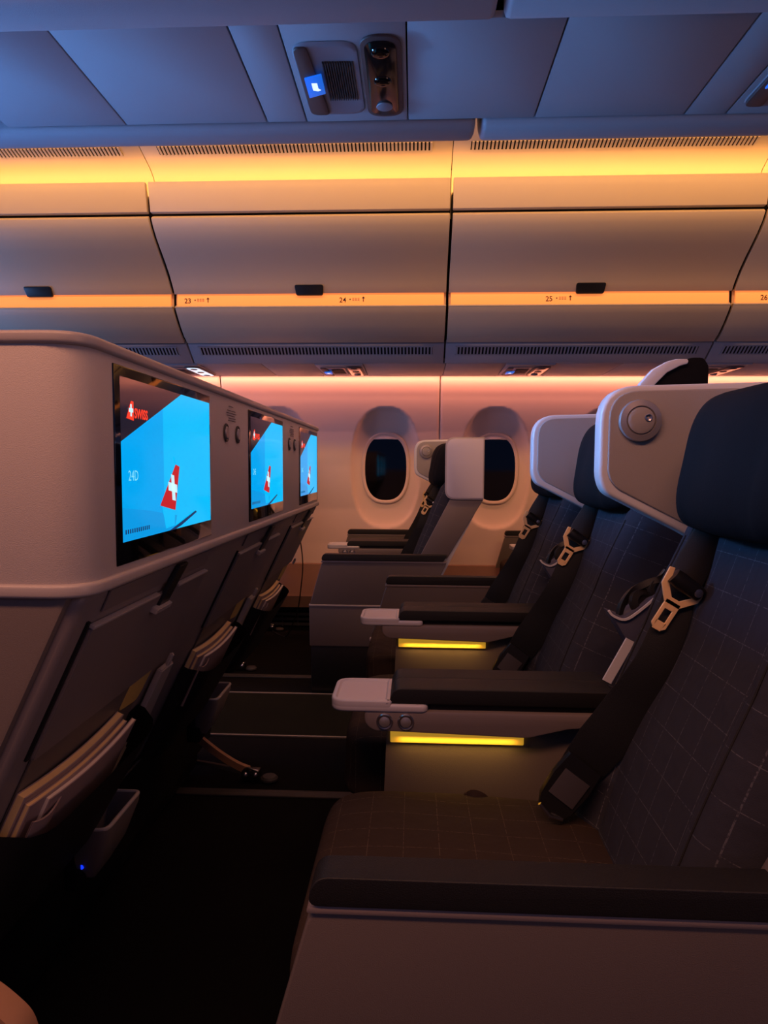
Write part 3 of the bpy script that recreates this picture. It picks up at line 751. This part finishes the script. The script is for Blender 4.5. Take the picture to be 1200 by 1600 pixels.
def screen(parent, dx, dy, num, M):
    y0, y1, z0, z1 = .735, 1.088, .841, 1.057; X = -.3145
    S = lambda bm: move(bm, dx, dy)
    g = obj('screen', S(prism([(X-.01, z0), (X, z0), (X, z1), (X-.01, z1)], 'y', y0, y1, .002)), glass_m, parent)
    A0, A1, B0, B1 = .750, 1.082, .866, 1.045
    def U(u, v): return (A0+(A1-A0)*u, B0+(B1-B0)*v)
    lay = []
    def flat(poly, mi, lvl):
        x = X+.0002*lvl; own = bmesh.new()
        a = [own.verts.new((x, *U(*p))) for p in poly]; own.faces.new(a)
        for f in own.faces:
            f.normal_update(); f.material_index = mi
            if f.normal.x < 0: f.normal_flip()
        lay.append(own)
    mats = [cyan_m, cyan2_m, cyan3_m, sdark_m, sred_m, slogo_m, swhite_m, snum_m, swing_m]
    flat([(0, .61), (.605, 1), (0, 1)], 3, 1)
    flat([(.39, 0), (1, 0), (1, 1), (.605, 1), (.39, .861)], 0, 1)
    flat([(0, 0), (.39, 0), (.39, .861), (0, .61)], 1, 1)
    flat([(0, 0), (.39, 0), (.39, .13), (.25, .165), (0, .21)], 2, 2)
    flat([(.39, 0), (.5, 0), (.53, .10), (.39, .13)], 2, 2)
    flat([(.40, .02), (.50, .03), (.505, .143), (.36, .185)], 0, 3)
    flat([(.518, .475), (.566, .458), (.508, .140), (.34, .19)], 4, 4)
    flat([(.520, .478), (.500, .53), (.545, .525), (.566, .462)], 0, 4)
    flat([(.462, .405), (.497, .395), (.512, .208), (.474, .218)], 6, 5)
    flat([(.430, .352), (.530, .325), (.532, .265), (.432, .290)], 6, 5)
    flat([(.434, 0), (.50, 0), (.58, .02), (.78, .095), (.765, .108)], 8, 6)
    for i in range(12): flat([(.018+i*.0185, .045), (.028+i*.0185, .045), (.028+i*.0185, .072), (.018+i*.0185, .072)], 8, 3)
    flat([(.045, .755), (.107, .745), (.107, .865), (.085, .865)], 5, 3)
    flat([(.078, .77), (.090, .77), (.090, .845), (.078, .845)], 6, 4); flat([(.066, .795), (.102, .795), (.102, .82), (.066, .82)], 6, 4)
    bm = bmesh.new()
    for l in lay: bm = merge(bm, l)
    def put(s, size, u, v, mi, bold):
        y, z = U(u, v)
        t_ = text_bm(s, size, lambda a, b, c: (X+.0008+c*.2, y+a, z+b), bold=bold, depth=.0001)
        for f in t_.faces: f.material_index = mi
        return t_
    bm = merge(bm, put('SWISS', .0150, .112, .765, 5, .0005)); bm = merge(bm, put(num, .0165, .05, .372, 7, 0))
    for v in bm.verts: v.co.x += dx; v.co.y += dy
    # keep winding: write directly
    me = bpy.data.meshes.new('display'); bm.to_mesh(me); bm.free()
    off = OFF[parent.name]
    for v in me.vertices: v.co = Vector((v.co.x*K, v.co.y, v.co.z*K))-off
    for x in mats: me.materials.append(x)
    o = bpy.data.objects.new('display', me); C.objects.link(o); o.parent = g; OFF[o.name] = off

def row_shell(dx, dy, n, labels, label, nums):
    """continuous shell behind n seats"""
    M = lambda bm: move(bm, dx, dy)
    Y0 = .662; Y1 = 2.335 if n == 3 else 1.74
    t = thing('seat_row_shell', (-.9+dx, (Y0+Y1)/2+dy, 0), label, 'seat shell')
    def plan(e): return rpoly([(-.316+e, Y0-e), (-.316+e, Y1+e), (-.62, Y1+e), (-.62, Y0-e)], [.042, .02, .01, .01], 8)
    obj('shell', M(prism(plan(0), 'z', .830, 1.066, .002)), shell_m, t, sharp=50)
    obj('top_rim', M(prism(plan(.004), 'z', 1.064, 1.0765, .004, seg=3)), trimring_m, t, sharp=50)
    obj('bottom_lip', M(prism(plan(.004), 'z', .820, .834, .004, seg=3)), trimring_m, t, sharp=50)
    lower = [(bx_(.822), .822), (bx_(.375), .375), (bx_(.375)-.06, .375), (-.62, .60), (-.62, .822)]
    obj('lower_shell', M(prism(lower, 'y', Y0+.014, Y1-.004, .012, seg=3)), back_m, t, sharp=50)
    sidep = [(bx_(.822)-.012, .822), (bx_(.30)-.012, .30), (bx_(.30)-.20, .30), (-.62, .60), (-.62, .822)]
    obj('side_shell', M(prism(sidep, 'y', Y0+.004, Y0+.018, .006, seg=2)), side_m, t)
    # seat structure under the shell
    fr = M(box(-1.20, -.66, Y0+.10, Y1-.22, .02, .40, .02)); obj('seat_frame', fr, dark_m, t)
    obj('lower_cover', M(prism([(bx_(.40)-.01, .40), (-.63, .28), (-.66, .06), (-.75, .06), (-.75, .40)], 'y', Y0+.02, Y1-.1, .004)), bagm, t)
    obj('bottom_wire', M(tube([BP(Y0+.02, .372, .004), BP(Y1-.05, .376, .004)], .0022, 6)), track_m, t)
    cy = [.925, 1.553, 2.140][:n]
    for k, c in enumerate(cy):
        d = k*.605
        screen(t, dx, dy+[0, .608, 1.207][k], nums[k], M)
        # recess band above the tray, tray, latch
        obj('latch_recess', M(bslab(c-.19, c+.19, .793, .818, .0005, .0025, .001)), track_m if False else back_m, t)
        tr = obj('tray_table', M(bslab(0, 0, 0, 0, .001, .006, .0015, poly=rpoly([(c-.205, .632), (c+.205, .632), (c+.205, .782), (c-.205, .782)], .006, 3))), back_m, t)
        obj('tray_edge', M(bslab(c-.207, c-.012, .780, .7835, .001, .0085, .0008)), trimring_m, tr)  # protruding tray lip; its bright highlight is put into the paler colour
        obj('tray_edge', M(bslab(c+.062, c+.204, .780, .7835, .001, .0085, .0008)), trimring_m, tr)
        obj('tray_side_gap', M(bslab(c-.214, c-.209, .636, .787, .0, .003, 0)), void_m, tr)
        lt = obj('tray_latch', M(bslab(0, 0, 0, 0, .004, .010, .001, poly=[(c-.002, .765), (c+.036, .765), (c+.050, .818), (c+.016, .818)])), dark_m, tr)
        obj('latch_tab', M(bslab(c-.018, c+.040, .759, .766, .005, .015, .001)), trimring_m, lt)
        pk = obj('literature_pocket', None or M(pocket_bm(c)), bagm, t, sharp=60)
        obj('back_recess', M(bslab(c-.20, c+.14, .55, .632, .001, .003, .001)), dado_m if False else side_m, t)
        obj('placard', M(bslab(0, 0, 0, 0, .0008, .0035, .0005, poly=rpoly([(c+.070, .590), (c+.150, .582), (c+.160, .65), (c+.070, .65)], [.01, .015, .002, .002], 3))), placard_m, t)
        for (yy) in (c+.200,):
            obj('hinge_pin', M(bslab(yy-.004, yy+.006, .628, .648, .010, .017, .002)), trimring_m, t)
        if k < n-1:
            # jacks and their small printing on the shell between two screens
            for yj in (1.181, 1.259):
                j = obj('coat_hook_button', M(lathe((-.315, yj+d, 1.005), (1, 0, 0), [(.0155, 0), (.0155, .0015), (.0135, .0022), (.011, .0012), (.001, .0016)], 26)), track_m, t)
                obj('button_face', M(lathe((-.3135, yj+d, 1.005), (1, 0, 0), [(.0105, 0), (.0095, .0018), (.001, .002)], 22)), satin_m, j)
            bm = bmesh.new()
            for i, (ya, yb_) in enumerate(((1.20, 1.235), (1.19, 1.248), (1.185, 1.252), (1.188, 1.245), (1.20, 1.25), (1.195, 1.248))):
                zz = 1.050-i*.0042-(.003 if i else 0)
                yy = ya+d
                while yy < yb_+d-.004:
                    wl = random.uniform(.002, .005); box(-.3152, -.3147, yy, min(yy+wl, yb_+d), zz, zz+.0012, bm=bm); yy += wl+.0022
            obj('printing', M(bm), print_m, t, kind='stuff')
            # bottle holder: strut widening into a small open tray
            yc = c+.198
            stp = [(yc-.012, .622), (yc+.045, .622), (yc+.055, .50), (yc+.05, .43), (yc+.04, .365), (yc-.066, .365), (yc-.03, .45), (yc-.010, .52)]
            hd = obj('holder_strut', M(bslab(0, 0, 0, 0, .004, .014, .002, poly=stp)), trimring_m, t)
            X_0, X_1, Ya, Yb, zt = -.535, -.478, yc-.072, yc+.070, .375
            outer = rpoly([(X_0, Ya), (X_1, Ya), (X_1, Yb), (X_0, Yb)], [.004, .016, .010, .004], 5)
            bm = bmesh.new(); cxm, cym = (X_0+X_1)/2, (Ya+Yb)/2; rings = []
            for s, z, ox in ((.45, .275, -.024), (.75, .31, -.012), (.98, zt-.012, 0), (1.0, zt, 0), (.90, zt, 0), (.86, zt-.01, 0), (.62, .325, -.006), (.02, .322, -.006)):
                rings.append([bm.verts.new((cxm+ox+(p[0]-cxm)*s, cym+(p[1]-cym)*s, z)) for p in outer])
            for r0, r1 in zip(rings, rings[1:]):
                for i in range(len(outer)): bm.faces.new((r0[i], r0[(i+1) % len(outer)], r1[(i+1) % len(outer)], r1[i]))
            bm.faces.new(rings[0][::-1]); bm.faces.new(rings[-1])
            bh = obj('bottle_holder', M(bm), back_m, t, sharp=50)
            rim_ = [(cxm+(p[0]-cxm)*.95, cym+(p[1]-cym)*.95, zt) for p in outer]; rim_.append(rim_[0])
            obj('holder_rim', M(tube(rim_, .0035, 8)), shell_m, bh)
            obj('power_socket', M(box(-.565, -.53, cym-.045, cym+.02, .255, .325, .006)), dark_m, t)
            if k == 0 and dx == 0:
                obj('status_light', M(box(-.5305, -.527, cym-.052, cym-.044, .300, .312, .001)), led_m, t)
    return t
def pocket_bm(c):
    """slack pouch: bowed outwards, thicker at the mouth"""
    bm = bmesh.new(); ny, nz = 20, 8; fr = []; bk = []
    for j in range(nz+1):
        s = j/nz; z = .378+(.562-.378)*s; a = []; b = []
        for i in range(ny+1):
            u = i/ny; y = c-.222+.405*u; bow = (1-(2*u-1)**10)
            n = .010+.036*bow*(.55+.45*s)
            sag = -.006*math.sin(PI*u)*s
            a.append(bm.verts.new(BP(y, z+sag+.01*s*(1-u)*0, n+.004))); b.append(bm.verts.new(BP(y, z+sag, .001)))
        fr.append(a); bk.append(b)
    for g in (fr, bk):
        for j in range(nz):
            for i in range(ny): bm.faces.new((g[j][i], g[j][i+1], g[j+1][i+1], g[j+1][i]))
    for i in range(ny):
        for j in (0,): bm.faces.new((fr[j][i], fr[j][i+1], bk[j][i+1], bk[j][i]))
    for j in range(nz):
        for i in (0, ny): bm.faces.new((fr[j][i], fr[j+1][i], bk[j+1][i], bk[j][i]))
    return bm

mid_shell = row_shell(0, 0, 3, None, 'long beige shell of the row in front holding three lit screens', ['24D', '24E', '24G'])
win_shell = row_shell(-.32, 2.28, 2, None, 'shell of the window-side row ahead, hidden behind the near shell screens', ['23H', '23K'])

# booklets in the pockets
def booklet(c, ya, yb, zt, hgt, n0, th, label, group, tilt=0.0, mp=cream_m, mc=cover_m):
    t = thing('booklet', (bx_(zt-hgt)+n0, (ya+yb)/2, zt-hgt), label, 'booklet', group)
    def sheet(na, nb, ztop):
        bm = bmesh.new(); ny = 12; r = []
        for i in range(ny+1):
            u = i/ny; y = ya+(yb-ya)*u; bow = .004*(1-(2*u-1)**2); tl = tilt*u; sag = -.005*math.sin(PI*u)
            r.append([bm.verts.new(BP(y, z+tl+sag, na_+bow)) for z, na_ in ((zt-hgt, na), (ztop, na), (ztop, nb), (zt-hgt, nb))])
        for a, b in zip(r, r[1:]):
            for k in range(4): bm.faces.new((a[k], a[(k+1) % 4], b[(k+1) % 4], b[k]))
        bm.faces.new(r[0][::-1]); bm.faces.new(r[-1]); return bm
    pg = obj('pages', sheet(n0+.001, n0+th-.001, zt), mp, t)
    obj('cover', sheet(n0+th-.001, n0+th+.0004, zt+.0005), mc, t)
    obj('cover', sheet(n0-.0004, n0+.001, zt+.0005), mc, t)
for c, names in ((.925, ('nearest', 'lowest left')), (1.535, ('middle', 'second')), (2.125, ('far', 'third'))):
    g = 'booklets in the seat pockets'
    booklet(c, c-.200, c+.062, .594, .11, .004, .010, 'thick cream-edged booklet at the back of the %s seat pocket' % names[0], g)
    booklet(c, c-.196, c+.066, .586, .10, .0155, .006, 'cream booklet in the middle of the %s seat pocket' % names[0], g, mp=cream_m)
    booklet(c, c-.160, c+.086, .580, .10, .0225, .006, 'pale booklet at the front of the %s seat pocket' % names[0], g, tilt=.004, mp=paper_m)
    booklet(c, c-.192, c-.13, .570, .08, .0295, .0012, 'thin grey card at the left end of the %s seat pocket' % names[0], g, mp=cover_m)

# rear seat legs: curved strut and studded floor fitting
def leg(parent, x, y, s=1.0, back=.16):
    st = smooth_path([(x-back*s, y, .115*s+.02), (x-back*.6*s, y, .085*s), (x-back*.25*s, y, .05*s), (x, y, .034)], 5)
    obj('leg_strut', ribbon(st, [.022*s]*len(st), (0, 1, 0), .008), tan_m, parent)
    s2 = smooth_path([(x-back*s, y, .055), (x-back*.5*s, y, .042), (x-.01, y, .026)], 4)
    obj('leg_brace', ribbon(s2, [.012]*len(s2), (0, 1, 0), .006), track_m, parent)
    f = obj('floor_fitting', box(x-.02, x+.035, y-.018, y+.018, .006, .038, .006), dark_m, parent)
    for xx in (x-.008, x+.022):
        obj('stud', lathe((xx, y-.016, .026), (0, -1, .3), [(.008, 0), (.008, .004), (.005, .006), (.001, .007)], 12), chrome_m, f)
    obj('clamp', tube([(x-.012, y-.012, .040), (x+.0, y-.012, .046), (x+.030, y-.012, .036)], .0035, 6), chrome_m, f)
    obj('track_cap', lathe((x+.062, y, .006), (0, 0, 1), [(.026, 0), (.026, .006), (.02, .012), (.006, .014)], 16), track_m, f)
leg(mid_shell, -.49, 2.055, 1.0)
leg(win_shell, -.81, 3.205, .9, .1)
leg(win_shell, -.83, 4.0, .9, .1)

# headphone cord hanging by the window wall
pts = smooth_path([at(448, 770, 3.86), at(462, 815, 3.84), at(470, 850, 3.82), at(473, 885, 3.81), at(470, 920, 3.81), at(466, 950, 3.82), at(460, 968, 3.84), (-.70, 3.86, .006), (-.76, 3.90, .005), (-.80, 3.97, .005)], 6)
tag(obj('cord', tube(pts, .0035, 6), dark_m), 'thin black cord hanging down in front of the brown wall base', 'cord')

# armrest end of the photographer's own seat at the lower left
Y = .50
pa = smooth_path([at(-260, 1440, Y), at(-150, 1490, Y), at(-60, 1542, Y), at(0, 1585, Y), at(28, 1622, Y), at(30, 1700, Y)], 6)
p = at(-150, 1700, Y)
ar = thing('armrest', (p.x, Y, 0), 'tan rounded armrest end in the bottom left corner', 'armrest')
obj('arm_body', ribbon(pa, [.022]*len(pa), (0, 1, 0), .012), tan_m, ar, sharp=60)
obj('arm_post', box(p.x-.06, p.x, Y-.02, Y+.012, 0, p.z+.05, .008), dark_m, ar)
